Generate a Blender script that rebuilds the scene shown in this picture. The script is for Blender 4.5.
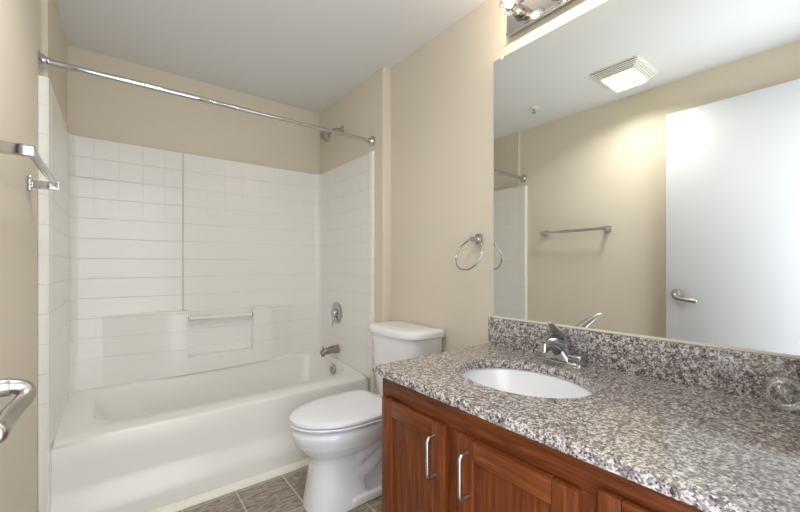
import bpy, bmesh, math, random
from mathutils import Vector, Matrix
PI = math.pi
for o in list(bpy.data.objects):
    bpy.data.objects.remove(o)
scene = bpy.context.scene
COL = scene.collection
random.seed(4)

# ------------------------------------------------------------------ camera
CAMZ = 1.12
cd = bpy.data.cameras.new('camera')
cam = bpy.data.objects.new('camera', cd)
COL.objects.link(cam)
cam.location = (0, 0, CAMZ)
cam.rotation_euler = (PI / 2, 0, -0.6554)
cd.sensor_width = 36.0
cd.lens = 369.66 / 800 * 36.0
cd.shift_y = 10.0 / 800
cd.clip_start = 0.02
scene.camera = cam

# ------------------------------------------------------------------ world, lights, exposure
world = bpy.data.worlds.new('world')
scene.world = world
world.use_nodes = True
wb = world.node_tree.nodes['Background']
wb.inputs['Color'].default_value = (0.92, 0.96, 1.0, 1)
wb.inputs['Strength'].default_value = 2.4

def area_light(name, loc, rot, sx, sy, power, color):
    l = bpy.data.lights.new(name, 'AREA')
    l.shape = 'RECTANGLE'; l.size = sx; l.size_y = sy
    l.energy = power; l.color = color
    o = bpy.data.objects.new(name, l)
    COL.objects.link(o)
    o.location = loc; o.rotation_euler = rot
    return o
HALL_FILL_POWER = 6.0
hall_fill = area_light('hall_fill_light', (0.22, -0.55, 0.85), (PI / 2 + 0.98, 0, -0.15), 1.4, 0.9, HALL_FILL_POWER, (0.82, 0.91, 1.0))  # added unseen fill behind the camera, tilted up to bounce off the ceiling
hall_fill.data.spread = math.radians(104)
BULB_EMIT = 270.0
FAN_EMIT = 2.0
FAN_POWER = 4.2

vs = scene.view_settings
vs.view_transform = 'Standard'
vs.look = 'None'
vs.gamma = 1.0
vs.use_curve_mapping = False
vs.exposure = 0.66
scene.cycles.use_denoising = True
scene.cycles.max_bounces = 14
scene.cycles.diffuse_bounces = 8
scene.cycles.glossy_bounces = 8
scene.cycles.transmission_bounces = 10
scene.cycles.transparent_max_bounces = 12
scene.cycles.sample_clamp_indirect = 6.0
scene.cycles.caustics_refractive = False
scene.cycles.caustics_reflective = False

# ------------------------------------------------------------------ materials
def srgb(r, g, b):
    def f(c):
        c /= 255.0
        return c / 12.92 if c <= 0.04045 else ((c + 0.055) / 1.055) ** 2.4
    return (f(r), f(g), f(b), 1)

def new_mat(name):
    m = bpy.data.materials.new(name)
    m.use_nodes = True
    nt = m.node_tree
    b = nt.nodes['Principled BSDF']
    return m, nt, b

def N(nt, typ, **kw):
    n = nt.nodes.new(typ)
    for k, v in kw.items():
        setattr(n, k, v)
    return n

def simple(name, col, rough=0.5, metal=0.0, bump=0.0, bscale=200.0, coat=0.0):
    m, nt, b = new_mat(name)
    b.inputs['Base Color'].default_value = col
    b.inputs['Roughness'].default_value = rough
    b.inputs['Metallic'].default_value = metal
    if coat:
        b.inputs['Coat Weight'].default_value = coat
        b.inputs['Coat Roughness'].default_value = 0.04
    # a little procedural variation in the finish
    tc = N(nt, 'ShaderNodeTexCoord')
    no = N(nt, 'ShaderNodeTexNoise')
    no.inputs['Scale'].default_value = bscale
    no.inputs['Detail'].default_value = 3
    nt.links.new(tc.outputs['Object'], no.inputs['Vector'])
    if bump > 0:
        bp = N(nt, 'ShaderNodeBump')
        bp.inputs['Strength'].default_value = bump
        bp.inputs['Distance'].default_value = 0.002
        nt.links.new(no.outputs['Fac'], bp.inputs['Height'])
        nt.links.new(bp.outputs['Normal'], b.inputs['Normal'])
    else:
        mr = N(nt, 'ShaderNodeMapRange')
        mr.inputs['To Min'].default_value = max(0.0, rough * 0.9)
        mr.inputs['To Max'].default_value = min(1.0, rough * 1.1)
        nt.links.new(no.outputs['Fac'], mr.inputs['Value'])
        nt.links.new(mr.outputs['Result'], b.inputs['Roughness'])
    return m

M = {}
M['paint'] = simple('beige_wall_paint', srgb(213, 204, 187), 0.6, bump=0.22, bscale=130)
M['ceiling'] = simple('white_ceiling_paint', srgb(216, 216, 216), 0.8, bump=0.2, bscale=110)
M['door_paint'] = simple('white_door_paint', srgb(207, 209, 215), 0.4)
M['white_trim'] = simple('white_trim_paint', srgb(232, 230, 220), 0.4)
M['acrylic'] = simple('white_glossy_acrylic', srgb(233, 232, 229), 0.2)
M['porcelain'] = simple('white_porcelain', srgb(236, 237, 242), 0.1, coat=0.4)
M['seat_plastic'] = simple('white_seat_plastic', srgb(236, 237, 243), 0.22)
M['chrome'] = simple('polished_chrome', (0.54, 0.54, 0.55, 1), 0.10, 1.0)
M['dark_chrome'] = simple('bronzed_chrome', (0.36, 0.32, 0.28, 1), 0.16, 1.0)
M['nickel'] = simple('brushed_nickel', (0.50, 0.485, 0.46, 1), 0.28, 1.0, bscale=8.0)
M['mirror'] = simple('mirror_silver', (0.88, 0.90, 0.87, 1), 0.0, 1.0)
M['brass'] = simple('brass_screw_cap', srgb(200, 150, 60), 0.3, 1.0)
M['dark'] = simple('dark_gap', srgb(40, 38, 36), 0.6)
M['vent_shade'] = simple('grey_grille_shade', srgb(96, 92, 84), 0.7)  # housing colour: darker grey stands in for shade between the louvers
M['plastic'] = simple('white_grille_plastic', srgb(232, 230, 222), 0.45)
M['clear_plastic'] = simple('clear_clip_plastic', srgb(240, 240, 240), 0.15)

def glass_mat():
    m, nt, b = new_mat('clear_thin_glass')
    nt.nodes.remove(b)
    out = nt.nodes['Material Output']
    t = N(nt, 'ShaderNodeBsdfTransparent'); t.inputs['Color'].default_value = (0.97, 0.97, 0.96, 1)
    g = N(nt, 'ShaderNodeBsdfGlossy'); g.inputs['Roughness'].default_value = 0.03
    g.inputs['Color'].default_value = (0.95, 0.95, 0.95, 1)
    lw = N(nt, 'ShaderNodeLayerWeight'); lw.inputs['Blend'].default_value = 0.35
    mr = N(nt, 'ShaderNodeMapRange')
    mr.inputs['To Min'].default_value = 0.10; mr.inputs['To Max'].default_value = 0.6
    nt.links.new(lw.outputs['Fresnel'], mr.inputs['Value'])
    mx = N(nt, 'ShaderNodeMixShader')
    nt.links.new(mr.outputs['Result'], mx.inputs['Fac'])
    nt.links.new(t.outputs[0], mx.inputs[1]); nt.links.new(g.outputs[0], mx.inputs[2])
    nt.links.new(mx.outputs[0], out.inputs['Surface'])
    return m
M['glass'] = glass_mat()

def emit_mat(name, col, strength):
    m, nt, b = new_mat(name)
    b.inputs['Base Color'].default_value = (0.8, 0.8, 0.75, 1)
    b.inputs['Emission Color'].default_value = col
    b.inputs['Emission Strength'].default_value = strength
    return m
M['filament'] = emit_mat('glowing_filament', (1.0, 0.84, 0.67, 1), BULB_EMIT)
M['lens'] = emit_mat('lit_diffuser', (1.0, 0.92, 0.24, 1), FAN_EMIT)

SUR_LOC = (0.55, 2.75, 0.4)      # base of the surround: the tile grid is counted from the room's corner
def tile_mat():
    """glossy moulded surround with a pressed square tile grid"""
    m, nt, b = new_mat('moulded_tile_acrylic')
    L = nt.links.new
    tc = N(nt, 'ShaderNodeTexCoord')
    geo = N(nt, 'ShaderNodeNewGeometry')
    mpg = N(nt, 'ShaderNodeMapping'); mpg.inputs['Location'].default_value = SUR_LOC
    L(tc.outputs['Object'], mpg.inputs['Vector'])
    sp = N(nt, 'ShaderNodeSeparateXYZ'); L(mpg.outputs[0], sp.inputs[0])
    sn = N(nt, 'ShaderNodeSeparateXYZ'); L(geo.outputs['Normal'], sn.inputs[0])
    def math_(op, a, bb=None, clamp=False):
        n = N(nt, 'ShaderNodeMath', operation=op); n.use_clamp = clamp
        for i, v in enumerate((a, bb)):
            if v is None: continue
            if isinstance(v, (int, float)): n.inputs[i].default_value = v
            else: L(v, n.inputs[i])
        return n.outputs[0]
    P = 0.115
    W = 0.0032
    def groove(coord, off):
        t = math_('DIVIDE', math_('ADD', coord, off), P)
        fr = math_('FRACT', t)
        d = math_('MULTIPLY', math_('SUBTRACT', 0.5, math_('ABSOLUTE', math_('SUBTRACT', fr, 0.5))), P)
        return math_('SUBTRACT', 1.0, math_('DIVIDE', d, W), True)
    gz = groove(sp.outputs['Z'], 20 * P - 1.738)
    gx = groove(sp.outputs['X'], 20 * P + 0.098)
    gy = groove(sp.outputs['Y'], 20 * P - 2.03)
    ax = math_('ABSOLUTE', sn.outputs['X']); ay = math_('ABSOLUTE', sn.outputs['Y']); az = math_('ABSOLUTE', sn.outputs['Z'])
    isx = math_('GREATER_THAN', ax, 0.9)
    isy = math_('GREATER_THAN', ay, 0.9)
    flat = math_('LESS_THAN', az, 0.5)
    # verticals are pressed deep near the top and almost vanish lower down
    mr = N(nt, 'ShaderNodeMapRange'); L(sp.outputs['Z'], mr.inputs['Value'])
    mr.inputs['From Min'].default_value = 1.38; mr.inputs['From Max'].default_value = 1.66
    mr.inputs['To Min'].default_value = 0.08; mr.inputs['To Max'].default_value = 0.5
    vert = math_('MULTIPLY', math_('ADD', math_('MULTIPLY', gy, isx), math_('MULTIPLY', gx, isy)), mr.outputs[0])
    g = math_('MULTIPLY', math_('MAXIMUM', gz, vert), flat)
    hz = N(nt, 'ShaderNodeMapRange'); L(sp.outputs['Z'], hz.inputs['Value'])   # smooth below the soap shelf
    hz.inputs['From Min'].default_value = 0.50; hz.inputs['From Max'].default_value = 0.54
    g = math_('MULTIPLY', g, hz.outputs[0])
    no = N(nt, 'ShaderNodeTexNoise'); no.inputs['Scale'].default_value = 75; no.inputs['Detail'].default_value = 1.5
    L(tc.outputs['Object'], no.inputs['Vector'])
    rip = N(nt, 'ShaderNodeMapRange'); L(sp.outputs['Z'], rip.inputs['Value'])
    rip.inputs['From Min'].default_value = 1.45; rip.inputs['From Max'].default_value = 1.75
    rip.inputs['To Min'].default_value = 0.02; rip.inputs['To Max'].default_value = 0.55
    h = math_('ADD', math_('MULTIPLY', g, -1.0), math_('MULTIPLY', no.outputs['Fac'], rip.outputs[0]))
    bp = N(nt, 'ShaderNodeBump'); bp.inputs['Strength'].default_value = 0.6; bp.inputs['Distance'].default_value = 0.003
    L(h, bp.inputs['Height']); L(bp.outputs['Normal'], b.inputs['Normal'])
    mc = N(nt, 'ShaderNodeMix', data_type='RGBA')
    mc.inputs[6].default_value = srgb(233, 232, 229); mc.inputs[7].default_value = srgb(224, 222, 217)
    L(g, mc.inputs[0]); L(mc.outputs[2], b.inputs['Base Color'])
    b.inputs['Roughness'].default_value = 0.18
    b.inputs['Specular IOR Level'].default_value = 0.4
    return m
M['tile'] = tile_mat()

def granite_mat():
    m, nt, b = new_mat('speckled_granite')
    L = nt.links.new
    tc = N(nt, 'ShaderNodeTexCoord')
    n0 = N(nt, 'ShaderNodeTexNoise'); n0.inputs['Scale'].default_value = 60; n0.inputs['Detail'].default_value = 2
    L(tc.outputs['Object'], n0.inputs['Vector'])
    mixv = N(nt, 'ShaderNodeMix', data_type='VECTOR'); mixv.inputs[0].default_value = 0.006
    L(tc.outputs['Object'], mixv.inputs[4]); L(n0.outputs['Color'], mixv.inputs[5])
    v = N(nt, 'ShaderNodeTexVoronoi', feature='F1'); v.inputs['Scale'].default_value = 250
    L(mixv.outputs[1], v.inputs['Vector'])
    sep = N(nt, 'ShaderNodeSeparateColor'); L(v.outputs['Color'], sep.inputs[0])
    n1 = N(nt, 'ShaderNodeTexNoise'); n1.inputs['Scale'].default_value = 70; n1.inputs['Detail'].default_value = 3
    L(tc.outputs['Object'], n1.inputs['Vector'])
    ad = N(nt, 'ShaderNodeMath', operation='MULTIPLY_ADD')
    ad.inputs[1].default_value = 0.72; L(sep.outputs[0], ad.inputs[0])
    ms = N(nt, 'ShaderNodeMath', operation='MULTIPLY_ADD'); ms.inputs[1].default_value = 1.1; ms.inputs[2].default_value = -0.41
    L(n1.outputs['Fac'], ms.inputs[0]); L(ms.outputs[0], ad.inputs[2])
    cr = N(nt, 'ShaderNodeValToRGB'); L(ad.outputs[0], cr.inputs[0])
    e = cr.color_ramp.elements
    cr.color_ramp.interpolation = 'LINEAR'
    e[0].position = 0.06; e[0].color = srgb(50, 46, 48)
    e[1].position = 0.93; e[1].color = srgb(226, 223, 222)
    for p, c in ((0.18, srgb(88, 80, 81)), (0.34, srgb(126, 117, 116)), (0.50, srgb(160, 152, 150)), (0.66, srgb(194, 189, 188))):
        q = e.new(p); q.color = c
    # purple-brown mineral patches
    n2 = N(nt, 'ShaderNodeTexVoronoi', feature='F1'); n2.inputs['Scale'].default_value = 120
    L(mixv.outputs[1], n2.inputs['Vector'])
    s2 = N(nt, 'ShaderNodeSeparateColor'); L(n2.outputs['Color'], s2.inputs[0])
    gt = N(nt, 'ShaderNodeMath', operation='GREATER_THAN'); gt.inputs[1].default_value = 0.80; L(s2.outputs[1], gt.inputs[0])
    mu = N(nt, 'ShaderNodeMath', operation='MULTIPLY'); mu.inputs[1].default_value = 0.6; L(gt.outputs[0], mu.inputs[0])
    mc = N(nt, 'ShaderNodeMix', data_type='RGBA'); mc.inputs[7].default_value = srgb(98, 80, 76)
    L(mu.outputs[0], mc.inputs[0]); L(cr.outputs[0], mc.inputs[6])
    L(mc.outputs[2], b.inputs['Base Color'])
    b.inputs['Roughness'].default_value = 0.12
    b.inputs['Coat Weight'].default_value = 0.35
    b.inputs['Coat Roughness'].default_value = 0.03
    return m
M['granite'] = granite_mat()

def wood_mat(name, stretch):
    m, nt, b = new_mat(name)
    L = nt.links.new
    tc = N(nt, 'ShaderNodeTexCoord')
    mp = N(nt, 'ShaderNodeMapping'); mp.inputs['Scale'].default_value = stretch
    L(tc.outputs['Object'], mp.inputs['Vector'])
    n1 = N(nt, 'ShaderNodeTexNoise'); n1.inputs['Scale'].default_value = 1.0; n1.inputs['Detail'].default_value = 6
    n1.inputs['Roughness'].default_value = 0.62; n1.inputs['Distortion'].default_value = 0.6
    L(mp.outputs[0], n1.inputs['Vector'])
    cr = N(nt, 'ShaderNodeValToRGB'); L(n1.outputs['Fac'], cr.inputs[0])
    e = cr.color_ramp.elements
    e[0].position = 0.28; e[0].color = srgb(80, 37, 15)
    e[1].position = 0.75; e[1].color = srgb(146, 82, 40)
    q = e.new(0.5); q.color = srgb(110, 55, 24)
    L(cr.outputs[0], b.inputs['Base Color'])
    bp = N(nt, 'ShaderNodeBump'); bp.inputs['Strength'].default_value = 0.12; bp.inputs['Distance'].default_value = 0.001
    L(n1.outputs['Fac'], bp.inputs['Height']); L(bp.outputs['Normal'], b.inputs['Normal'])
    b.inputs['Roughness'].default_value = 0.34
    b.inputs['Specular IOR Level'].default_value = 0.35
    b.inputs['Coat Weight'].default_value = 0.10
    b.inputs['Coat Roughness'].default_value = 0.15
    return m
M['wood_v'] = wood_mat('cherry_wood_upright_grain', (85, 85, 5))
M['wood_h'] = wood_mat('cherry_wood_level_grain', (85, 5, 85))

def floor_mat():
    m, nt, b = new_mat('brown_stone_floor_tile')
    L = nt.links.new
    tc = N(nt, 'ShaderNodeTexCoord')
    mp = N(nt, 'ShaderNodeMapping'); mp.inputs['Location'].default_value = (-0.473 + 0.232 * 8, -1.642 + 0.30 * 12, 0)
    L(tc.outputs['Object'], mp.inputs['Vector'])
    br = N(nt, 'ShaderNodeTexBrick')
    br.offset = 0.0; br.squash = 1.0
    br.inputs['Scale'].default_value = 1.0
    br.inputs['Brick Width'].default_value = 0.232
    br.inputs['Row Height'].default_value = 0.30
    br.inputs['Mortar Size'].default_value = 0.0028
    br.inputs['Mortar Smooth'].default_value = 0.2
    br.inputs['Color1'].default_value = srgb(132, 120, 106)
    br.inputs['Color2'].default_value = srgb(150, 138, 124)
    br.inputs['Mortar'].default_value = srgb(205, 198, 186)
    L(mp.outputs[0], br.inputs['Vector'])
    m2 = N(nt, 'ShaderNodeMapping'); m2.inputs['Scale'].default_value = (18, 95, 20); m2.inputs['Rotation'].default_value = (0, 0, 0.75)
    L(tc.outputs['Object'], m2.inputs['Vector'])
    n1 = N(nt, 'ShaderNodeTexNoise'); n1.inputs['Scale'].default_value = 1.0; n1.inputs['Detail'].default_value = 6; n1.inputs['Distortion'].default_value = 1.2
    L(m2.outputs[0], n1.inputs['Vector'])
    cr = N(nt, 'ShaderNodeValToRGB'); L(n1.outputs['Fac'], cr.inputs[0])
    e = cr.color_ramp.elements
    e[0].position = 0.32; e[0].color = srgb(88, 78, 68); e[1].position = 0.68; e[1].color = srgb(190, 180, 166)
    mc = N(nt, 'ShaderNodeMix', data_type='RGBA'); mc.inputs[0].default_value = 0.82
    L(br.outputs['Color'], mc.inputs[6]); L(cr.outputs[0], mc.inputs[7])
    mg = N(nt, 'ShaderNodeMix', data_type='RGBA')
    L(br.outputs['Fac'], mg.inputs[0]); L(mc.outputs[2], mg.inputs[6]); mg.inputs[7].default_value = srgb(205, 198, 186)
    L(mg.outputs[2], b.inputs['Base Color'])
    b.inputs['Roughness'].default_value = 0.45
    return m
M['floor'] = floor_mat()

# ------------------------------------------------------------------ mesh helpers
def nb():
    return bmesh.new()

def obj(name, bm, mat, parent=None, smooth=True, angle=35, recalc=True):
    """links bm (world coordinates) as one mesh object"""
    if recalc:
        bmesh.ops.recalc_face_normals(bm, faces=bm.faces[:])
    off = Vector((0, 0, 0))
    p = parent
    while p is not None:
        off += p.location
        p = p.parent
    if off.length > 0:
        bmesh.ops.translate(bm, verts=bm.verts[:], vec=-off)
    me = bpy.data.meshes.new(name)
    bm.to_mesh(me); bm.free()
    if smooth:
        me.polygons.foreach_set('use_smooth', [True] * len(me.polygons))
        try:
            me.set_sharp_from_angle(angle=math.radians(angle))
        except Exception:
            pass
    me.materials.append(mat)
    o = bpy.data.objects.new(name, me)
    COL.objects.link(o)
    if parent is not None:
        o.parent = parent
    return o

def tag(o, label, cat, group=None):
    o['label'] = label; o['category'] = cat
    if group: o['group'] = group
    return o

def thing(name, label, cat, loc=(0, 0, 0), group=None):
    o = bpy.data.objects.new(name, None)
    COL.objects.link(o)
    o.location = loc
    o.empty_display_size = 0.05
    return tag(o, label, cat, group)

def struct(o):
    o['kind'] = 'structure'
    return o

def box(bm, x0, x1, y0, y1, z0, z1, bev=0.0, seg=2):
    r = bmesh.ops.create_cube(bm, size=1.0)
    vsx = r['verts']
    for v in vsx:
        v.co.x = x0 if v.co.x < 0 else x1
        v.co.y = y0 if v.co.y < 0 else y1
        v.co.z = z0 if v.co.z < 0 else z1
    if bev > 0:
        es = list({e for v in vsx for e in v.link_edges})
        bmesh.ops.bevel(bm, geom=es, offset=bev, segments=seg, affect='EDGES', profile=0.5)
    return bm

def loft(bm, rings, cap0=True, cap1=True, closed=False):
    vr = [[bm.verts.new(p) for p in r] for r in rings]
    n = len(vr[0])
    k = len(vr)
    for i in range(k if closed else k - 1):
        a, b2 = vr[i], vr[(i + 1) % k]
        for j in range(n):
            bm.faces.new((a[j], a[(j + 1) % n], b2[(j + 1) % n], b2[j]))
    if not closed:
        if cap0: bm.faces.new(vr[0][::-1])
        if cap1: bm.faces.new(vr[-1])
    return bm

def frame_of(d):
    d = Vector(d).normalized()
    up = Vector((0, 0, 1)) if abs(d.z) < 0.9 else Vector((1, 0, 0))
    a = d.cross(up).normalized()
    return a, d.cross(a).normalized()

def lathe(bm, origin, direction, prof, seg=32, cap0=True, cap1=True):
    """prof = [(radius, distance along direction)]"""
    o = Vector(origin); d = Vector(direction).normalized()
    a, b2 = frame_of(d)
    rings = []
    for r, h in prof:
        r = max(r, 1e-4)
        rings.append([o + d * h + (a * math.cos(2 * PI * k / seg) + b2 * math.sin(2 * PI * k / seg)) * r for k in range(seg)])
    return loft(bm, rings, cap0, cap1)

def tube(bm, pts, r, seg=14, closed=False):
    """sweep a circle along pts; r is a number or a list, or (ra, rb) for an ellipse"""
    pts = [Vector(p) for p in pts]
    n = len(pts)
    rings = []
    pa = None
    for i, p in enumerate(pts):
        if closed:
            d = pts[(i + 1) % n] - pts[i - 1]
        else:
            d = pts[min(i + 1, n - 1)] - pts[max(i - 1, 0)]
        d.normalize()
        if pa is None:
            a, b2 = frame_of(d)
        else:
            a = (pa - d * pa.dot(d)).normalized(); b2 = d.cross(a).normalized()
        pa = a
        rr = r[i] if isinstance(r, list) else r
        ra, rb = rr if isinstance(rr, tuple) else (rr, rr)
        rings.append([p + a * math.cos(2 * PI * k / seg) * ra + b2 * math.sin(2 * PI * k / seg) * rb for k in range(seg)])
    return loft(bm, rings, closed=closed)

def prism(bm, poly, axis, a0, a1):
    """poly = 2-D outline; axis 'z': (x,y), 'x': (y,z), 'y': (x,z)"""
    def P(p, h):
        if axis == 'z': return (p[0], p[1], h)
        if axis == 'x': return (h, p[0], p[1])
        return (p[0], h, p[1])
    return loft(bm, [[P(p, a0) for p in poly], [P(p, a1) for p in poly]])

def bezier(p0, p1, p2, p3, n=12):
    p0, p1, p2, p3 = map(Vector, (p0, p1, p2, p3))
    out = []
    for i in range(n + 1):
        t = i / n; s = 1 - t
        out.append(p0 * s ** 3 + p1 * 3 * s * s * t + p2 * 3 * s * t * t + p3 * t ** 3)
    return out

def rounded(pts, radii, n=6):
    """round the corners of a 3-D polyline"""
    pts = [Vector(p) for p in pts]
    out = [pts[0]]
    for i in range(1, len(pts) - 1):
        r = radii[i - 1]
        a = pts[i] + (pts[i - 1] - pts[i]).normalized() * r
        b2 = pts[i] + (pts[i + 1] - pts[i]).normalized() * r
        for k in range(n + 1):
            t = k / n
            out.append(a * (1 - t) ** 2 + pts[i] * 2 * t * (1 - t) + b2 * t * t)
    out.append(pts[-1])
    return out

# ------------------------------------------------------------------ key measures
W = 1.367          # vanity wall
MIR = 1.362        # mirror face
XL, XR = -0.2162, 1.3088   # tub alcove side walls
XO = -0.237        # left wall in front of the tub
D = 2.772          # back wall
H = 2.3554         # ceiling
YF = 1.97          # front edge of the surround
YDW = 0.03         # inner face of the door wall

# ------------------------------------------------------------------ room
b = nb(); box(b, -0.36, 1.5, -0.05, 2.9, -0.08, 0.0)
struct(obj('floor', b, M['floor'], smooth=False))
b = nb(); box(b, -0.36, 1.5, -0.05, 2.9, H, H + 0.08)
struct(obj('ceiling', b, M['ceiling'], smooth=False))
b = nb(); prism(b, [(-0.34, -0.05), (XO, -0.05), (XO, 2.018), (XO + 0.004, 2.028), (XO + 0.011, 2.034), (XL, 2.036), (XL, 2.9), (-0.34, 2.9)], 'z', 0, H)
struct(obj('wall_left', b, M['paint'], smooth=True, angle=50))
b = nb()
R0 = 0.014
nib = [(XR + R0 - R0 * math.sin(t), 1.872 + R0 - R0 * math.cos(t)) for t in [PI / 2 * k / 6 for k in range(7)]]
prism(b, [(1.48, -0.05), (W, -0.05), (W, 1.872)] + nib + [(XR, 2.9), (1.48, 2.9)], 'z', 0, H)
struct(obj('wall_right', b, M['paint'], smooth=True, angle=50))
b = nb(); box(b, XL, XR, D, D + 0.1, 0, H)
struct(obj('wall_back', b, M['paint'], smooth=False))
b = nb()
prism(b, [(XO, 0), (-0.165, 0), (-0.165, 2.135), (0.66, 2.135), (0.66, 0), (W, 0), (W, H), (XO, H)], 'y', -0.08, YDW)
struct(obj('wall_front', b, M['paint'], smooth=False))

# small moulding along the foot of the tub
b = nb()
prism(b, [(1.9795, 0.0), (1.952, 0.0), (1.950, 0.006), (1.953, 0.014), (1.962, 0.022), (1.971, 0.030), (1.9795, 0.032)], 'x', -0.20, XR - 0.002)
t1 = struct(obj('trim_1', b, M['white_trim']))

# open door, folded back beside the left wall
door = bpy.data.objects.new('door_1', None); COL.objects.link(door)
door.location = (-0.17, 0.1, 0.0); struct(door)
door['label'] = 'plain white flush door standing open against the beige left wall'
b = nb(); box(b, -0.190, -0.155, 0.102, 0.864, 0.012, 2.115, 0.0015)
dp = obj('door_panel', b, M['door_paint'], door)
b = nb(); lathe(b, (-0.155, 0.80, 0.938), (1, 0, 0), [(0.034, 0), (0.034, 0.004), (0.030, 0.010), (0.016, 0.013), (0.0135, 0.018), (0.0135, 0.030)])
hd = obj('handle_rose', b, M['nickel'], door); hd['label'] = 'round brushed nickel rose'
b = nb()
pts = bezier((-0.130, 0.800, 0.938), (-0.106, 0.808, 0.938), (-0.105, 0.806, 0.920), (-0.113, 0.778, 0.914), 8) + \
      bezier((-0.113, 0.778, 0.914), (-0.120, 0.755, 0.908), (-0.123, 0.735, 0.902), (-0.122, 0.700, 0.902), 8)[1:]
nP = len(pts)
pts += [Vector((-0.1219, 0.6955, 0.902)), Vector((-0.1219, 0.692, 0.902)), Vector((-0.1218, 0.690, 0.902))]
tube(b, pts, [(0.0118 + 0.0025 * (i / nP), 0.0115) for i in range(nP)] + [(0.0125, 0.0100), (0.0095, 0.0075), (0.005, 0.004)], 16)
obj('lever', b, M['nickel'], hd)['label'] = 'curved brushed nickel lever'
for z in (0.25, 1.05, 1.88):
    b = nb(); lathe(b, (-0.151, 0.098, z - 0.045), (0, 0, 1), [(0.006, 0), (0.006, 0.09)], 12)
    obj('hinge', b, M['nickel'], door)

# ------------------------------------------------------------------ bathtub
TX0, TX1, TY0, TY1 = -0.2040, 1.2982, 2.034, 2.7510
def zrim(x, y):
    t = max(0, (y - 2.05) / 0.7)
    return 0.398 + t * (0.018 + 0.045 * max(0, min(1, (x + 0.2) / 1.5)))
tub = thing('bathtub', 'white alcove bathtub with a stepped front apron under the tiled surround', 'bathtub', (0.55, 2.39, 0))
b = nb()
NA = 96
cxb, cyb = 0.585, 2.437
angs = [2 * PI * (k + 0.5) / NA for k in range(NA)]
corner = [math.atan2(y - cyb, x - cxb) % (2 * PI) for x in (TX0, TX1) for y in (TY0, TY1)]
for c in corner:
    j = min(range(NA), key=lambda k: abs(angs[k] - c)); angs[j] = c
def rect_pt(a, x0, x1, y0, y1):
    ca, sa = math.cos(a), math.sin(a)
    t = 1e9
    if abs(ca) > 1e-9: t = min(t, ((x1 if ca > 0 else x0) - cxb) / ca)
    if abs(sa) > 1e-9: t = min(t, ((y1 if sa > 0 else y0) - cyb) / sa)
    return cxb + ca * t, cyb + sa * t
def sup(a, xa, xb, ya, yb, n):
    """superellipse hit by the ray of angle a"""
    ca, sa = math.cos(a), math.sin(a)
    rx = (xb - cxb) if ca > 0 else (cxb - xa)
    ry = (yb - cyb) if sa > 0 else (cyb - ya)
    t = (abs(ca / rx) ** n + abs(sa / ry) ** n) ** (-1 / n)
    return cxb + ca * t, cyb + sa * t
rings = []
def ring_rect(inset, dz):
    r = []
    for a in angs:
        x, y = rect_pt(a, TX0, TX1, TY0 + inset, TY1)
        f = 1.0 if (y < TY0 + 0.02 or dz < -0.03) else 0.0      # only the front nose is rounded
        r.append((x, y, zrim(x, y) + dz * f - (0.0 if f else 0.0)))
    return r
rings.append(ring_rect(0.0, -0.040)); rings.append(ring_rect(0.0, -0.012)); rings.append(ring_rect(0.004, -0.004)); rings.append(ring_rect(0.013, 0.0))
def ring_in(xa, xb, ya, yb, n, dz=None, z=None):
    r = []
    for a in angs:
        x, y = sup(a, xa, xb, ya, yb, n)
        r.append((x, y, (zrim(x, y) + dz) if z is None else z))
    return r
BX = (-0.092, 1.262, 2.160, 2.712)
rings.append(ring_in(BX[0] - 0.012, BX[1] + 0.006, BX[2] - 0.012, BX[3] + 0.006, 5, 0.0))
rings.append(ring_in(BX[0] - 0.002, BX[1] + 0.001, BX[2] - 0.003, BX[3] + 0.001, 5, -0.004))
rings.append(ring_in(BX[0] + 0.008, BX[1] - 0.004, BX[2] + 0.007, BX[3] - 0.004, 5, -0.018))
for k in range(1, 9):
    t = k / 8
    e = t ** 1.6
    z = 0.36 - 0.24 * t
    rings.append(ring_in(BX[0] + 0.012 + 0.20 * t, BX[1] - 0.006 - 0.055 * t, BX[2] + 0.012 + 0.055 * t, BX[3] - 0.008 - 0.05 * t, 4.5 - t, z=z))
rings.append(ring_in(BX[0] + 0.25, BX[1] - 0.08, BX[2] + 0.088, BX[3] - 0.075, 3.3, z=0.088))
rings.append(ring_in(BX[0] + 0.32, BX[1] - 0.13, BX[2] + 0.14, BX[3] - 0.13, 3.0, z=0.075))
loft(b, rings, cap0=False, cap1=True)
obj('basin', b, M['acrylic'], tub, angle=60)
# apron: full-length skirt with a step near the floor
b = nb()
prof = [(2.036, 0.385), (2.033, 0.372), (2.030, 0.30), (2.028, 0.205), (2.024, 0.182), (2.014, 0.160), (1.999, 0.130), (1.990, 0.108), (1.986, 0.085), (1.984, 0.05), (1.981, 0.0), (2.06, 0.0), (2.06, 0.385)]
prism(b, prof, 'x', TX0 - 0.0006, TX1 - 0.0004)
obj('apron', b, M['acrylic'], tub, angle=50)
b = nb(); lathe(b, (1.2455, 2.42, 0.374), (-1, 0, 0.12), [(0.037, -0.004), (0.037, 0.004), (0.033, 0.009), (0.010, 0.011)], 32)
ov = obj('overflow_plate', b, M['chrome'], tub); ov['label'] = 'round chrome overflow plate'
b = nb(); box(b, 1.228, 1.234, 2.416, 2.424, 0.352, 0.392, 0.002)
obj('trip_lever', b, M['chrome'], ov)

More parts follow.
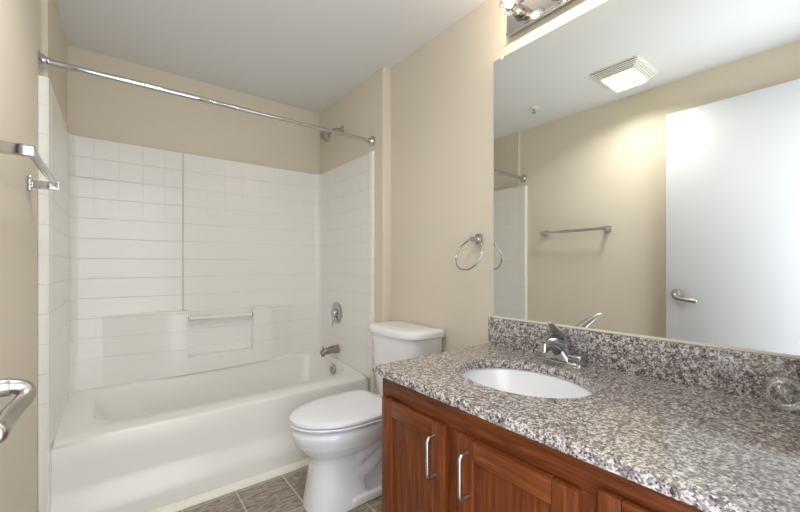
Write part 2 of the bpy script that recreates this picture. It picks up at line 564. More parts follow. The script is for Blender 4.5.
# ------------------------------------------------------------------ surround
SX0, SX1, SYB = -0.2045, 1.2985, 2.752
sur = thing('tub_surround', 'glossy white moulded tile surround with soap niche around the bathtub', 'tub surround', (0.55, 2.75, 0.4))
b = nb()
RC = 0.045
inner = [(SX0, 2.037)]
for k in range(9):
    t = PI / 2 * k / 8
    inner.append((SX0 + RC - RC * math.cos(t), SYB - RC + RC * math.sin(t)))
for k in range(9):
    t = PI / 2 * k / 8
    inner.append((SX1 - RC + RC * math.sin(t), SYB - RC + RC * math.cos(t)))
inner.append((SX1, 2.037))
outer = [(XR - 0.0005, 2.037), (XR - 0.0005, D - 0.0005), (XL + 0.0005, D - 0.0005), (XL + 0.0005, 2.037)]
ZB, ZT = 0.36, 1.852
poly = inner + outer
loft(b, [[(x, y, zrim(x, y) + 0.0003) for x, y in poly], [(x, y, ZT) for x, y in poly]])
obj('wall_panel', b, M['tile'], sur, angle=40)
# front edge strips down to the floor
b = nb(); prism(b, [(XO + 0.0006, YF), (XO + 0.0006, YF - 0.012), (XO + 0.004, YF - 0.016), (SX0 - 0.006, YF - 0.016), (SX0 - 0.0006, YF - 0.010), (SX0 - 0.0006, 2.0365), (XL + 0.0006, 2.0365), (XL + 0.0006, 2.0355), (XO + 0.012, 2.0335), (XO + 0.0048, 2.0270), (XO + 0.0006, 2.017)], 'z', 0.0, ZT - 0.006)
obj('edge_strip', b, M['tile'], sur)
b = nb(); prism(b, [(XR - 0.0005, YF + 0.001), (SX1 - 0.004, YF + 0.001), (SX1 - 0.0065, YF + 0.006), (SX1 - 0.0065, YF + 0.045), (SX1 - 0.002, YF + 0.050), (SX1, 2.0365), (XR - 0.0005, 2.0365)], 'z', 0.402, ZT)
obj('edge_strip', b, M['tile'], sur)
b = nb(); prism(b, [(XR - 0.0005, YF + 0.001), (SX1 - 0.004, YF + 0.001), (SX1 - 0.0065, YF + 0.005), (SX1 - 0.0065, YF + 0.0088), (XR - 0.0005, YF + 0.0088)], 'z', 0.0, 0.4015)
obj('edge_strip', b, M['tile'], sur)
# bulged lower wall: two shelf blocks and the sill of the niche between them
def block(b, poly, z1):
    loft(b, [[(x, y, zrim(x, y) + 0.0004) for x, y in poly], [(x, y, z1) for x, y in poly]])
YB = 2.690
b = nb()
SYb = SYB - 0.0004
lpoly = [(-0.06, SYb)] + [(-0.06 + 0.40 * t, SYb - (SYB - YB) * (3 * t * t - 2 * t ** 3)) for t in [k / 12 for k in range(1, 13)]] + [(0.366, YB), (0.366, SYb)]
block(b, lpoly, 0.832)
obj('soap_shelf', b, M['tile'], sur)
b = nb()
block(b, [(0.768, SYb), (0.768, YB), (0.895, YB), (0.905, YB + 0.004), (0.97, YB + 0.034), (1.03, SYB - 0.008), (1.075, SYb)], 0.832)
obj('soap_shelf', b, M['tile'], sur)
b = nb()
loft(b, [[(x, YB, zrim(x, YB) + 0.0004), (x, YB, 0.531), (x, YB + 0.004, 0.5350), (x, SYb, 0.542), (x, SYb, zrim(x, SYb) + 0.0004)] for x in (0.366, 0.768)])
obj('niche_sill', b, M['tile'], sur)
b = nb(); lathe(b, (0.366, YB + 0.018, 0.780), (1, 0, 0), [(0.0125, 0), (0.0125, 0.402)], 20)
bar = obj('washcloth_bar', b, M['acrylic'], sur)
for x in (0.367, 0.762):
    b = nb(); lathe(b, (x, YB + 0.018, 0.780), (1, 0, 0), [(0.0155, 0), (0.0155, 0.0045)], 20)
    obj('bar_socket', b, M['dark_chrome'], bar)
# vertical joint bead
b = nb(); prism(b, [(0.342, SYB - 0.0003), (0.343, SYB - 0.0025), (0.347, SYB - 0.0025), (0.348, SYB - 0.0003)], 'z', 0.834, ZT - 0.002)
obj('joint_bead', b, simple('grey_joint_sealant', srgb(186, 184, 180), 0.5), sur)

# ------------------------------------------------------------------ tub fittings
vt = thing('shower_valve', 'round chrome shower valve with lever on the tiled end wall', 'shower valve', (SX1, 2.455, 0.775))
b = nb(); lathe(b, (SX1 - 0.0006, 2.455, 0.775), (-1, 0, 0), [(0.080, 0), (0.080, 0.004), (0.074, 0.010), (0.045, 0.014), (0.034, 0.016)], 40)
obj('escutcheon', b, M['chrome'], vt)
b = nb(); lathe(b, (SX1 - 0.014, 2.455, 0.775), (-1, 0, 0), [(0.033, 0), (0.033, 0.012), (0.028, 0.022), (0.020, 0.026)], 28)
kn = obj('valve_hub', b, M['chrome'], vt)
b = nb(); tube(b, [(SX1 - 0.030, 2.455, 0.775), (SX1 - 0.034, 2.453, 0.745), (SX1 - 0.038, 2.450, 0.712), (SX1 - 0.042, 2.448, 0.684)], [(0.012, 0.010), (0.010, 0.008), (0.009, 0.007), (0.007, 0.006)], 14)
obj('lever', b, M['chrome'], kn)

sp = thing('tub_spout', 'bronzed chrome tub spout with diverter knob above the overflow plate', 'tub spout', (SX1, 2.44, 0.508))
b = nb()
pts = [(SX1 - 0.0006, 2.44, 0.510), (SX1 - 0.012, 2.44, 0.510), (SX1 - 0.06, 2.44, 0.508), (SX1 - 0.105, 2.44, 0.502), (SX1 - 0.128, 2.44, 0.494), (SX1 - 0.134, 2.44, 0.488)]
tube(b, pts, [0.031, 0.031, 0.027, 0.023, 0.021, 0.015], 24)
obj('spout_body', b, M['dark_chrome'], sp)
b = nb(); lathe(b, (SX1 - 0.118, 2.44, 0.492), (0, 0, -1), [(0.016, 0), (0.016, 0.020), (0.013, 0.021)], 20)
obj('outlet', b, M['dark_chrome'], sp)
b = nb(); lathe(b, (SX1 - 0.118, 2.44, 0.513), (0, 0, 1), [(0.004, 0), (0.004, 0.012), (0.008, 0.014), (0.008, 0.021), (0.005, 0.024)], 16)
obj('diverter_knob', b, M['dark_chrome'], sp)

sh = thing('showerhead', 'small chrome shower head on a bent arm below the ceiling', 'shower head', (XR, 2.395, 2.113))
b = nb(); lathe(b, (XR, 2.395, 2.113), (-1, 0, 0), [(0.030, 0), (0.029, 0.004), (0.022, 0.010), (0.010, 0.012)], 28)
obj('flange', b, M['chrome'], sh)
b = nb(); armp = bezier((XR - 0.004, 2.395, 2.113), (XR - 0.06, 2.395, 2.113), (XR - 0.085, 2.393, 2.098), (XR - 0.098, 2.392, 2.072), 10)
tube(b, armp, 0.0085, 14); obj('shower_arm', b, M['chrome'], sh)
hdv = Vector((-0.66, 0.10, -0.74)).normalized()
b = nb(); lathe(b, (XR - 0.095, 2.392, 2.080), hdv, [(0.012, 0), (0.014, 0.008), (0.011, 0.016), (0.017, 0.024), (0.037, 0.050), (0.043, 0.060), (0.043, 0.067), (0.038, 0.071)], 32)
hh = obj('spray_head', b, M['chrome'], sh)
b = nb(); lathe(b, Vector((XR - 0.095, 2.392, 2.080)) + hdv * 0.0705, hdv, [(0.034, 0), (0.034, 0.002), (0.012, 0.003)], 28)
obj('nozzle_face', b, M['dark_chrome'], hh)

# curtain rod
RY, RZ = 1.992, 1.922
rod = thing('shower_curtain_rod', 'bare chrome shower curtain rod spanning the tub opening', 'curtain rod', (0.5, RY, RZ))
b = nb(); lathe(b, (XO + 0.004, RY, RZ), (1, 0, 0), [(0.0130, 0), (0.0130, 0.553)], 20); obj('rod', b, M['chrome'], rod)
b = nb(); lathe(b, (XO + 0.550, RY, RZ), (1, 0, 0), [(0.0135, 0), (0.0138, 0.006), (0.0108, 0.012), (0.0108, XR - XO - 0.554)], 20); obj('rod', b, M['chrome'], rod)
for x, s in ((XO, 1), (XR, -1)):
    b = nb(); lathe(b, (x, RY, RZ), (s, 0, 0), [(0.033, 0), (0.033, 0.003), (0.028, 0.006), (0.024, 0.008), (0.022, 0.014), (0.017, 0.019), (0.015, 0.030)], 32)
    obj('rod_flange', b, M['chrome'], rod)

# ------------------------------------------------------------------ toilet
TYC = 1.600
def egg(uf, ub, hw, uc, z, n=40, pf=2.0, pb=2.6, yc=TYC):
    r = []
    for k in range(n):
        a = 2 * PI * k / n
        ca, sa = math.cos(a), math.sin(a)
        p = pf if ca > 0 else pb
        du = (uf - uc) if ca > 0 else (uc - ub)
        x = math.copysign(abs(ca) ** (2 / p), ca) * du
        y = math.copysign(abs(sa) ** (2 / p), sa) * hw
        r.append((W - (uc + x), yc + y, z))
    return r
toi = thing('toilet', 'white two-piece toilet with closed lid between bathtub and vanity', 'toilet', (W - 0.4, TYC, 0))
b = nb()
loft(b, [egg(0.682, 0.40, 0.118, 0.52, 0.0, pf=2.6, pb=6), egg(0.680, 0.40, 0.116, 0.52, 0.02, pf=2.6, pb=6), egg(0.668, 0.41, 0.108, 0.52, 0.10, pf=2.5, pb=6),
         egg(0.658, 0.41, 0.102, 0.51, 0.17, pf=2.4, pb=6), egg(0.654, 0.40, 0.100, 0.50, 0.215, pf=2.3, pb=5), egg(0.664, 0.34, 0.108, 0.49, 0.240, pf=2.1, pb=4),
         egg(0.694, 0.27, 0.136, 0.48, 0.270), egg(0.722, 0.24, 0.160, 0.475, 0.305), egg(0.737, 0.22, 0.174, 0.47, 0.340), egg(0.742, 0.21, 0.178, 0.47, 0.362),
         egg(0.738, 0.21, 0.175, 0.47, 0.378), egg(0.724, 0.22, 0.162, 0.47, 0.387)])
# trapway relief and rear body
for s in (-1, 1):
    pts = bezier((W - 0.46, TYC + s * 0.070, 0.23), (W - 0.36, TYC + s * 0.085, 0.26), (W - 0.30, TYC + s * 0.085, 0.34), (W - 0.22, TYC + s * 0.06, 0.30), 10) + \
          bezier((W - 0.22, TYC + s * 0.06, 0.30), (W - 0.15, TYC + s * 0.045, 0.25), (W - 0.18, TYC + s * 0.05, 0.12), (W - 0.26, TYC + s * 0.05, 0.04), 10)[1:]
    tube(b, pts, 0.052, 18)
    pts = bezier((W - 0.47, TYC + s * 0.075, 0.15), (W - 0.38, TYC + s * 0.078, 0.12), (W - 0.34, TYC + s * 0.075, 0.20), (W - 0.30, TYC + s * 0.06, 0.22), 10)
    tube(b, pts, 0.036, 16)
box(b, W - 0.46, W - 0.20, TYC - 0.050, TYC + 0.055, 0.02, 0.30, 0.02)
box(b, W - 0.36, W - 0.04, TYC - 0.155, TYC + 0.155, 0.335, 0.392, 0.018)
box(b, W - 0.50, W - 0.16, TYC - 0.125, TYC + 0.125, 0.0, 0.045, 0.012)
bowl = obj('bowl', b, M['porcelain'], toi, angle=180)
rm = bowl.modifiers.new('one_surface', 'REMESH'); rm.mode = 'VOXEL'; rm.voxel_size = 0.0045; rm.use_smooth_shade = True
sm = bowl.modifiers.new('soften', 'SMOOTH'); sm.factor = 0.5; sm.iterations = 6
for s in (-1, 1):
    b = nb(); lathe(b, (W - 0.30, TYC + s * 0.10, 0.044), (0, 0, 1), [(0.016, 0), (0.016, 0.012), (0.012, 0.020), (0.004, 0.023)], 18)
    obj('bolt_cap', b, M['porcelain'], toi)
# seat and lid
b = nb()
loft(b, [egg(0.722, 0.275, 0.160, 0.48, 0.3945, pb=5), egg(0.744, 0.262, 0.183, 0.48, 0.398, pb=5), egg(0.748, 0.262, 0.187, 0.48, 0.405, pb=5), egg(0.744, 0.262, 0.183, 0.48, 0.409, pb=5), egg(0.722, 0.27, 0.160, 0.48, 0.4105, pb=5)])
obj('seat', b, M['seat_plastic'], toi)
b = nb()
loft(b, [egg(0.722, 0.27, 0.160, 0.48, 0.4135, pb=5), egg(0.744, 0.26, 0.184, 0.48, 0.4150, pb=5), egg(0.747, 0.258, 0.187, 0.48, 0.419, pb=5), egg(0.746, 0.259, 0.186, 0.48, 0.428, pb=5), egg(0.738, 0.265, 0.179, 0.48, 0.433, pb=5),
         egg(0.70, 0.29, 0.15, 0.48, 0.4365, pb=5), egg(0.60, 0.36, 0.08, 0.48, 0.438, pb=4)])
obj('seat_lid', b, M['seat_plastic'], toi)
for s in (-1, 1):
    b = nb(); lathe(b, (W - 0.245, TYC + s * 0.075 - 0.02, 0.410), (0, 1, 0), [(0.012, 0), (0.012, 0.04)], 16)
    obj('seat_hinge', b, M['seat_plastic'], toi)
# tank
TKC = 1.588
def tankring(hw, us, uf, ub, z, n=64, r=0.05):
    pts = []
    # superellipse front bow over straight sides
    m = 24
    for k in range(m + 1):
        a = -PI / 2 + PI * k / m
        y = math.copysign(abs(math.sin(a)) ** (2 / 3.6), math.sin(a)) * hw
        u = us + (uf - us) * abs(math.cos(a)) ** (2 / 2.6)
        pts.append((W - u, TKC + y, z))
    pts.append((W - ub - 0.012, TKC + hw, z)); pts.append((W - ub, TKC + hw - 0.012, z))
    pts.append((W - ub, TKC - hw + 0.012, z)); pts.append((W - ub - 0.012, TKC - hw, z))
    return pts
b = nb()
loft(b, [tankring(0.165, 0.13, 0.200, 0.022, 0.392), tankring(0.180, 0.135, 0.212, 0.020, 0.42), tankring(0.198, 0.145, 0.232, 0.018, 0.62), tankring(0.205, 0.15, 0.240, 0.018, 0.752)])
obj('tank', b, M['porcelain'], toi, angle=50)
b = nb()
loft(b, [tankring(0.208, 0.152, 0.244, 0.016, 0.7535), tankring(0.217, 0.158, 0.254, 0.012, 0.757), tankring(0.218, 0.158, 0.256, 0.011, 0.778), tankring(0.214, 0.155, 0.251, 0.014, 0.789), tankring(0.200, 0.145, 0.236, 0.024, 0.7945), tankring(0.14, 0.11, 0.17, 0.06, 0.797)])
obj('tank_lid', b, M['porcelain'], toi, angle=60)
# ------------------------------------------------------------------ vanity cabinet
ZC = 0.767          # counter top
CX0, CY1 = 0.721, 1.100
CF = 0.752          # face frame front
VY1, VY0 = 1.080, 0.084
van = thing('vanity_cabinet', 'cherry-stained vanity cabinet with shaker doors below the granite countertop', 'vanity cabinet', (1.05, 0.58, 0))
FT = ZC - 0.0305
def board(name, mat, *a, bev=0.0):
    b = nb(); box(b, *a, bev, 1)
    return obj(name, b, mat, van, smooth=False)
board('end_panel', M['wood_v'], CF + 0.02, W - 0.002, VY1 - 0.016, VY1, 0.0, FT)
board('end_panel', M['wood_v'], CF + 0.02, W - 0.002, VY0, VY0 + 0.016, 0.0, FT)
board('bottom_panel', M['wood_h'], CF + 0.02, W - 0.017, VY0 + 0.0162, VY1 - 0.0162, 0.10, 0.116)
board('toe_kick', M['wood_h'], CF + 0.075, CF + 0.09, VY0 + 0.0162, VY1 - 0.0162, 0.0, 0.0998)
board('back_panel', M['wood_h'], W - 0.0165, W - 0.004, VY0 + 0.0162, VY1 - 0.0162, 0.117, FT)
for y0, y1 in ((VY1 - 0.040, VY1), (0.690, 0.760), (0.315, 0.385), (VY0, VY0 + 0.04)):
    board('stile', M['wood_v'], CF, CF + 0.0195, y0, y1, 0.10, FT - 0.075, bev=0.001)
board('rail', M['wood_h'], CF, CF + 0.0195, VY0, VY1, FT - 0.0748, FT, bev=0.001)
for y0, y1 in ((0.7602, VY1 - 0.0402), (0.3852, 0.6898), (VY0 + 0.0402, 0.3148)):
    board('rail', M['wood_h'], CF + 0.0002, CF + 0.0195, y0, y1, 0.10, 0.135)

DT = 0.020   # overlay thickness
def shaker(y0, y1, z0, z1, name, fw=0.055):
    x0, x1 = CF - DT, CF - 0.0005
    b = nb(); box(b, x0 + 0.010, x1 - 0.002, y0 + fw - 0.006, y1 - fw + 0.006, z0 + fw - 0.006, z1 - fw + 0.006)
    d = obj(name, b, M['wood_v'], van, smooth=False)
    for a0, a1 in ((y0, y0 + fw), (y1 - fw, y1)):
        b = nb(); box(b, x0, x1, a0, a1, z0, z1, 0.0035, 2)
        obj('stile', b, M['wood_v'], d, angle=30)
    for a0, a1 in ((z0, z0 + fw), (z1 - fw, z1)):
        b = nb(); box(b, x0 + 0.0002, x1, y0 + fw + 0.0002, y1 - fw - 0.0002, a0, a1, 0.0035, 2)
        obj('rail', b, M['wood_h'], d, angle=30)
    return d
def pull(d, y, z0, z1):
    x = CF - DT
    b = nb()
    tube(b, rounded([(x, y, z0), (x - 0.030, y, z0), (x - 0.030, y, z1), (x, y, z1)], [0.016, 0.016], 7), 0.0050, 12)
    p = obj('pull', b, M['nickel'], d); p['label'] = 'brushed nickel bow pull'
d1 = shaker(0.748, 1.058, 0.125, 0.667, 'door')
pull(d1, 0.787, 0.515, 0.630)
d2 = shaker(0.372, 0.700, 0.125, 0.667, 'door')
pull(d2, 0.662, 0.515, 0.630)
# drawer stack at the right
for z0, z1 in ((0.53, 0.690), (0.33, 0.515), (0.125, 0.315)):
    d = shaker(0.100, 0.332, z0, z1, 'drawer', 0.042)
    b = nb(); x = CF - DT; zc = (z0 + z1) / 2
    tube(b, rounded([(x, 0.158, zc), (x - 0.030, 0.158, zc), (x - 0.030, 0.274, zc), (x, 0.274, zc)], [0.016, 0.016], 7), 0.0050, 12)
    p = obj('pull', b, M['nickel'], d); p['label'] = 'brushed nickel bow pull'

# ------------------------------------------------------------------ countertop, sink
SKX, SKY, SKA, SKB = 1.035, 0.703, 0.216, 0.170
top = thing('granite_countertop', 'speckled grey-brown granite countertop with an oval sink cutout', 'countertop', (1.04, 0.6, ZC - 0.030))
b = nb()
NS = 96
TX = (CX0, W - 0.001); TY = (YDW + 0.001, CY1)
angs2 = [2 * PI * (k + 0.5) / NS for k in range(NS)]
cs = [math.atan2(y - SKY, x - SKX) % (2 * PI) for x in TX for y in TY]
for c in cs:
    j = min(range(NS), key=lambda k: abs(angs2[k] - c)); angs2[j] = c
def rp(a, i):
    ca, sa = math.cos(a), math.sin(a)
    t = 1e9
    if abs(ca) > 1e-9: t = min(t, ((TX[1] if ca > 0 else TX[0] + i) - SKX) / ca)
    if abs(sa) > 1e-9: t = min(t, ((TY[1] - i if sa > 0 else TY[0]) - SKY) / sa)
    return SKX + ca * t, SKY + sa * t
def el(a, g):
    ca, sa = math.cos(a), math.sin(a)
    t = ((ca / (SKB + g)) ** 2 + (sa / (SKA + g)) ** 2) ** -0.5
    return SKX + ca * t, SKY + sa * t
T = 0.030
rr = []
for i, z in ((0.006, ZC - T), (0.001, ZC - T + 0.004), (0.0, ZC - T + 0.010), (0.0, ZC - 0.008), (0.001, ZC - 0.004), (0.005, ZC)):
    rr.append([(*rp(a, i), z) for a in angs2])
for g, z in ((0.003, ZC), (0.0, ZC - 0.003), (0.0, ZC - T)):
    rr.append([(*el(a, g), z) for a in angs2])
loft(b, rr, closed=True)
obj('slab', b, M['granite'], top, angle=40)
b = nb(); box(b, W - 0.022, W - 0.0005, YDW + 0.001, CY1 - 0.008, ZC + 0.0003, ZC + 0.120, 0.002, 2)
obj('backsplash', b, M['granite'], top)

sink = thing('undermount_sink', 'white oval undermount sink set below the granite', 'sink', (SKX, SKY, ZC - 0.2))
b = nb()
rr = []
def elr(sc, z):
    return [(SKX + math.cos(2 * PI * k / 64) * SKB * sc, SKY + math.sin(2 * PI * k / 64) * SKA * sc, z) for k in range(64)]
for sc, z in ((1.08, ZC - T - 0.0006), (1.035, ZC - T - 0.0006), (1.02, ZC - T - 0.004), (0.99, ZC - T - 0.022), (0.93, ZC - T - 0.055), (0.83, ZC - T - 0.085), (0.68, ZC - T - 0.108), (0.48, ZC - T - 0.122), (0.25, ZC - T - 0.128), (0.13, ZC - T - 0.130)):
    rr.append(elr(sc, z))
inner_n = len(rr)
for sc, z in ((0.13, ZC - T - 0.142), (0.5, ZC - T - 0.136), (0.85, ZC - T - 0.098), (0.96, ZC - T - 0.055), (1.04, ZC - T - 0.012), (1.08, ZC - T - 0.010)):
    rr.append(elr(sc, z))
loft(b, rr, closed=True)
obj('bowl', b, M['porcelain'], sink, angle=60)
b = nb(); lathe(b, (SKX, SKY, ZC - T - 0.1295), (0, 0, 1), [(0.020, -0.012), (0.022, 0), (0.022, 0.003), (0.017, 0.004), (0.015, 0.001)], 28)
obj('drain', b, M['chrome'], sink)

# ------------------------------------------------------------------ faucet
FX, FY = 1.306, 0.724
fau = thing('faucet', 'chrome single-lever centerset faucet behind the oval sink', 'faucet', (FX, FY, ZC))
b = nb()
def stad(hy, hx, z, n=40):
    r = []
    for k in range(n):
        a = 2 * PI * k / n
        r.append((FX + math.copysign(abs(math.cos(a)) ** 0.55, math.cos(a)) * hx, FY + math.copysign(abs(math.sin(a)) ** 0.45, math.sin(a)) * hy, z))
    return r
loft(b, [stad(0.093, 0.031, ZC + 0.0004), stad(0.093, 0.031, ZC + 0.004), stad(0.090, 0.028, ZC + 0.009), stad(0.074, 0.022, ZC + 0.0125)])
obj('deck_plate', b, M['chrome'], fau)
for s in (-1, 1):
    b = nb(); box(b, FX - 0.027, FX + 0.027, FY + s * 0.064 - 0.025, FY + s * 0.064 + 0.025, ZC + 0.004, ZC + 0.037, 0.006, 3)
    obj('end_block', b, M['chrome'], fau)
b = nb()
rr = []
for sx, sy, z, n in ((0.032, 0.060, 0.010, 3), (0.031, 0.046, 0.024, 3), (0.027, 0.027, 0.044, 3), (0.025, 0.024, 0.070, 2.5), (0.023, 0.023, 0.086, 2.2), (0.017, 0.018, 0.094, 2)):
    rr.append([(FX + math.copysign(abs(math.cos(2 * PI * k / 32)) ** (2 / n), math.cos(2 * PI * k / 32)) * sx, FY + math.copysign(abs(math.sin(2 * PI * k / 32)) ** (2 / n), math.sin(2 * PI * k / 32)) * sy, ZC + z) for k in range(32)])
loft(b, rr)
obj('faucet_body', b, M['chrome'], fau, angle=60)
b = nb()
pts = bezier((FX - 0.002, FY, ZC + 0.048), (FX - 0.045, FY, ZC + 0.082), (FX - 0.08, FY, ZC + 0.086), (FX - 0.112, FY, ZC + 0.078), 12)
tube(b, pts, [(0.024 - 0.007 * i / 12, 0.036 - 0.020 * i / 12) for i in range(13)], 20)
spt = obj('spout', b, M['chrome'], fau, angle=60)
b = nb(); lathe(b, (FX - 0.103, FY, ZC + 0.080), (-0.12, 0, -1), [(0.0155, 0), (0.0155, 0.030), (0.013, 0.033)], 20)
obj('aerator', b, M['chrome'], spt)
b = nb()
pts = bezier((FX + 0.006, FY, ZC + 0.088), (FX - 0.040, FY - 0.004, ZC + 0.112), (FX - 0.080, FY - 0.016, ZC + 0.140), (FX - 0.132, FY - 0.036, ZC + 0.160), 14)
tube(b, pts, [(0.023 - 0.016 * (i / 14) ** 1.2, 0.025 - 0.021 * (i / 14) ** 1.1) for i in range(15)], 18)
lv = obj('lever', b, M['chrome'], fau, angle=60)
b = nb(); lathe(b, (FX, FY, ZC + 0.086), (0, 0, 1), [(0.0235, 0), (0.0235, 0.008), (0.019, 0.020), (0.009, 0.027)], 24)
obj('lever_dome', b, M['chrome'], fau)

# ------------------------------------------------------------------ mirror
mir = thing('wall_mirror', 'large frameless wall mirror above the granite backsplash', 'mirror', (MIR, 0.58, ZC + 0.12))
MY1, MY0, MZ0, MZ1 = 1.0725, YDW + 0.004, ZC + 0.1225, CAMZ + 0.928
b = nb(); box(b, MIR, W - 0.0004, MY0, MY1, MZ0, MZ1)
obj('mirror_glass', b, M['mirror'], mir, smooth=False)
b = nb(); prism(b, [(MIR - 0.003, ZC + 0.1205), (W - 0.0005, ZC + 0.1205), (W - 0.0005, MZ0 - 0.0002), (MIR - 0.0005, MZ0 - 0.0002), (MIR - 0.0005, MZ0 + 0.005), (MIR - 0.003, MZ0 + 0.005)], 'y', MY0, MY1)
obj('bottom_channel', b, M['white_trim'], mir, smooth=False)['label'] = 'pale strip along the bottom edge'
b = nb(); box(b, MIR - 0.004, MIR - 0.0002, 1.020, 1.032, MZ1 - 0.010, MZ1 + 0.010, 0.0015)
obj('mirror_clip', b, M['clear_plastic'], mir)['label'] = 'clear plastic clip'

# ------------------------------------------------------------------ vanity light
VZ = 2.172
van_l = thing('vanity_light', 'chrome vanity light strip with clear globe bulbs above the mirror', 'light fixture', (W, 0.68, VZ))
PX = W - 0.028
b = nb(); box(b, PX, W - 0.0005, 0.385, 0.986, VZ - 0.058, VZ + 0.058, 0.006, 3)
obj('back_plate', b, M['chrome'], van_l)
b = nb(); box(b, PX - 0.004, PX + 0.002, 0.383, 0.988, VZ - 0.0585, VZ - 0.0495, 0.002, 2)
obj('plate_lip', b, M['chrome'], van_l)
b = nb(); box(b, PX - 0.004, PX + 0.002, 0.383, 0.988, VZ + 0.0495, VZ + 0.0585, 0.002, 2)
obj('plate_lip', b, M['chrome'], van_l)
def globe_profile(r, neck):
    """globe then neck, along the bulb's axis from socket outwards"""
    prof = [(neck, 0.0), (neck * 1.02, 0.006)]
    cz = 0.012 + math.sqrt(r * r - (neck * 1.1) ** 2) + 0.004
    a0 = math.asin(min(1, neck * 1.1 / r))
    for k in range(15):
        a = a0 + (PI - a0) * k / 14
        prof.append((r * math.sin(a), cz - r * math.cos(a)))
    return prof, cz
for k in range(4):
    y = 0.910 - 0.150 * k
    b = nb(); lathe(b, (PX, y, VZ), (-1, 0, 0), [(0.030, 0), (0.030, 0.004), (0.0245, 0.006), (0.0245, 0.036), (0.0215, 0.037), (0.0215, 0.030)], 28)
    so = obj('socket', b, M['dark_chrome'], van_l)
    prof, cz = globe_profile(0.040, 0.014)
    b = nb(); lathe(b, (PX - 0.034, y, VZ), (-1, 0, 0), prof, 28, cap0=False)
    obj('globe_bulb', b, M['glass'], so)['label'] = 'clear glass globe bulb, lit'
    b = nb()
    bmesh.ops.create_icosphere(b, subdivisions=2, radius=0.011, matrix=Matrix.Translation((PX - 0.034 - cz + 0.006, y, VZ)))
    obj('filament', b, M['filament'], so)

# ------------------------------------------------------------------ ceiling fan light
FXC, FYC = 0.147, 1.000
fan = thing('ceiling_fan_light', 'square ceiling exhaust fan with louvred sides and a lit yellowish lens', 'exhaust fan', (FXC, FYC, H))
b = nb(); box(b, FXC - 0.162, FXC + 0.162, FYC - 0.140, FYC + 0.140, H - 0.005, H - 0.0003, 0.002)
obj('grille_rim', b, M['plastic'], fan)
b = nb(); loft(b, [[(FXC - 0.150, FYC - 0.128, H - 0.006), (FXC + 0.150, FYC - 0.128, H - 0.006), (FXC + 0.150, FYC + 0.128, H - 0.006), (FXC - 0.150, FYC + 0.128, H - 0.006)],
         [(FXC - 0.112, FYC - 0.090, H - 0.0405), (FXC + 0.112, FYC - 0.090, H - 0.0405), (FXC + 0.112, FYC + 0.090, H - 0.0405), (FXC - 0.112, FYC + 0.090, H - 0.0405)]])
obj('housing', b, M['vent_shade'], fan, smooth=False)
for k in range(5):
    i = 0.008 + 0.0085 * k
    z = H - 0.011 - 0.0075 * k
    b = nb()
    X0, X1, Y0, Y1 = FXC - 0.162 + i, FXC + 0.162 - i, FYC - 0.140 + i, FYC + 0.140 - i
    w = 0.0088
    ro = lambda x0, x1, y0, y1, zz: [(x0, y0, zz), (x1, y0, zz), (x1, y1, zz), (x0, y1, zz)]
    loft(b, [ro(X0, X1, Y0, Y1, z), ro(X0, X1, Y0, Y1, z - 0.0046), ro(X0 + w, X1 - w, Y0 + w, Y1 - w, z - 0.0046), ro(X0 + w, X1 - w, Y0 + w, Y1 - w, z)], closed=True)
    obj('louver', b, M['plastic'], fan, smooth=False)
b = nb(); box(b, FXC - 0.112, FXC + 0.112, FYC - 0.090, FYC + 0.090, H - 0.062, H - 0.041, 0.008, 3)
obj('lens', b, M['lens'], fan)['label'] = 'glowing yellowish plastic lens'
fl = area_light('fan_lamp', (FXC, FYC, H - 0.0630), (0, 0, 0), 0.20, 0.155, FAN_POWER, (1.0, 0.98, 0.94))
fl.data.spread = math.radians(150)
fl.parent = fan; fl.location = (0, 0, -0.0630)

spk = thing('ceiling_sprinkler', 'small white sprinkler head on the ceiling near the tub', 'sprinkler', (0.132, 1.653, H))
b = nb(); lathe(b, (0.132, 1.653, H - 0.0003), (0, 0, -1), [(0.036, 0), (0.035, 0.004), (0.020, 0.008), (0.010, 0.010)], 28)
obj('escutcheon', b, M['plastic'], spk)
b = nb(); lathe(b, (0.132, 1.653, H - 0.008), (0, 0, -1), [(0.008, 0), (0.008, 0.014), (0.004, 0.016), (0.004, 0.026), (0.016, 0.027), (0.016, 0.030)], 20)
obj('deflector', b, M['chrome'], spk)

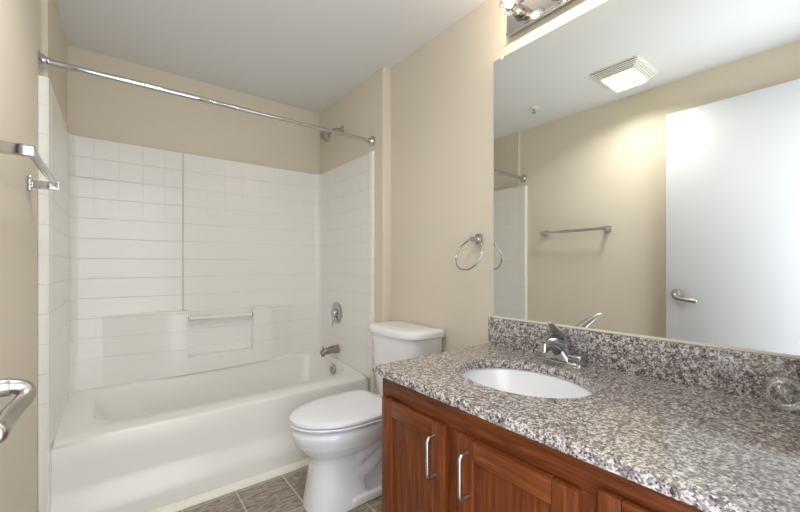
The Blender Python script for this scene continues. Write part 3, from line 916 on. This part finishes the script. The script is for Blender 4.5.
# ------------------------------------------------------------------ towel bar and ring
BZ = 1.400; BXX = -0.165
tb = thing('towel_bar', 'square chrome towel bar on the beige left wall', 'towel bar', (XO, 1.53, BZ))
b = nb(); box(b, BXX - 0.006, BXX + 0.006, 1.250, 1.779, BZ - 0.011, BZ + 0.011, 0.002, 2)
obj('bar', b, M['chrome'], tb)
for y in (1.262, 1.767):
    b = nb(); box(b, XO + 0.0004, XO + 0.010, y - 0.023, y + 0.023, BZ - 0.024, BZ + 0.024, 0.003, 2)
    bp_ = obj('base_plate', b, M['chrome'], tb)
    b = nb(); box(b, XO + 0.009, BXX + 0.009, y - 0.013, y + 0.013, BZ - 0.013, BZ + 0.013, 0.003, 2)
    obj('post', b, M['chrome'], bp_)

tr = thing('towel_ring', 'chrome towel ring on the wall beside the mirror', 'towel ring', (W, 1.160, 1.24))
b = nb(); box(b, W - 0.010, W - 0.0004, 1.160 - 0.021, 1.160 + 0.021, 1.226, 1.272, 0.003, 2)
rb = obj('base_plate', b, M['chrome'], tr)
b = nb(); box(b, 1.309, W - 0.009, 1.160 - 0.011, 1.160 + 0.011, 1.232, 1.254, 0.003, 2)
obj('post', b, M['chrome'], rb)
b = nb()
tau = math.radians(22); rad = 0.076
rc = Vector((1.321, 1.160, 1.243)); dd = Vector((-math.sin(tau), 0, -math.cos(tau)))
tube(b, [rc + dd * rad * (1 - math.cos(2 * PI * k / 64)) + Vector((0, 1, 0)) * rad * math.sin(2 * PI * k / 64) for k in range(64)], 0.0042, 12, closed=True)
obj('ring', b, M['chrome'], tr)

# ------------------------------------------------------------------ spare globe bulb lying on the counter
ax = Vector((0.10, -1.0, -0.23)).normalized()
GR = 0.0415
gc = Vector((1.296, 0.143, ZC + GR + 0.0006))
gb = thing('spare_globe_bulb', 'clear glass globe bulb lying on the granite by the backsplash', 'light bulb', tuple(gc))
b = nb()
prof = []
for k in range(17):
    a = PI * k / 16 * 0.86
    prof.append((GR * math.sin(a), -GR * math.cos(a)))
prof += [(0.0150, 0.044), (0.0135, 0.052)]
lathe(b, gc, ax, prof, 36, cap0=True, cap1=False)
obj('globe', b, M['glass'], gb)
b = nb()
lathe(b, gc + ax * 0.050, ax, [(0.0140, 0)] + [(0.0135 + 0.0010 * (k % 2), 0.002 + 0.0022 * k) for k in range(8)] + [(0.008, 0.0205), (0.004, 0.023)], 24)
obj('screw_cap', b, M['brass'], gb)['label'] = 'brass screw cap'
b = nb(); tube(b, [gc + ax * 0.05, gc + ax * 0.02, gc + ax * 0.005], [0.007, 0.004, 0.002], 10)
obj('filament_stem', b, M['glass'], gb)
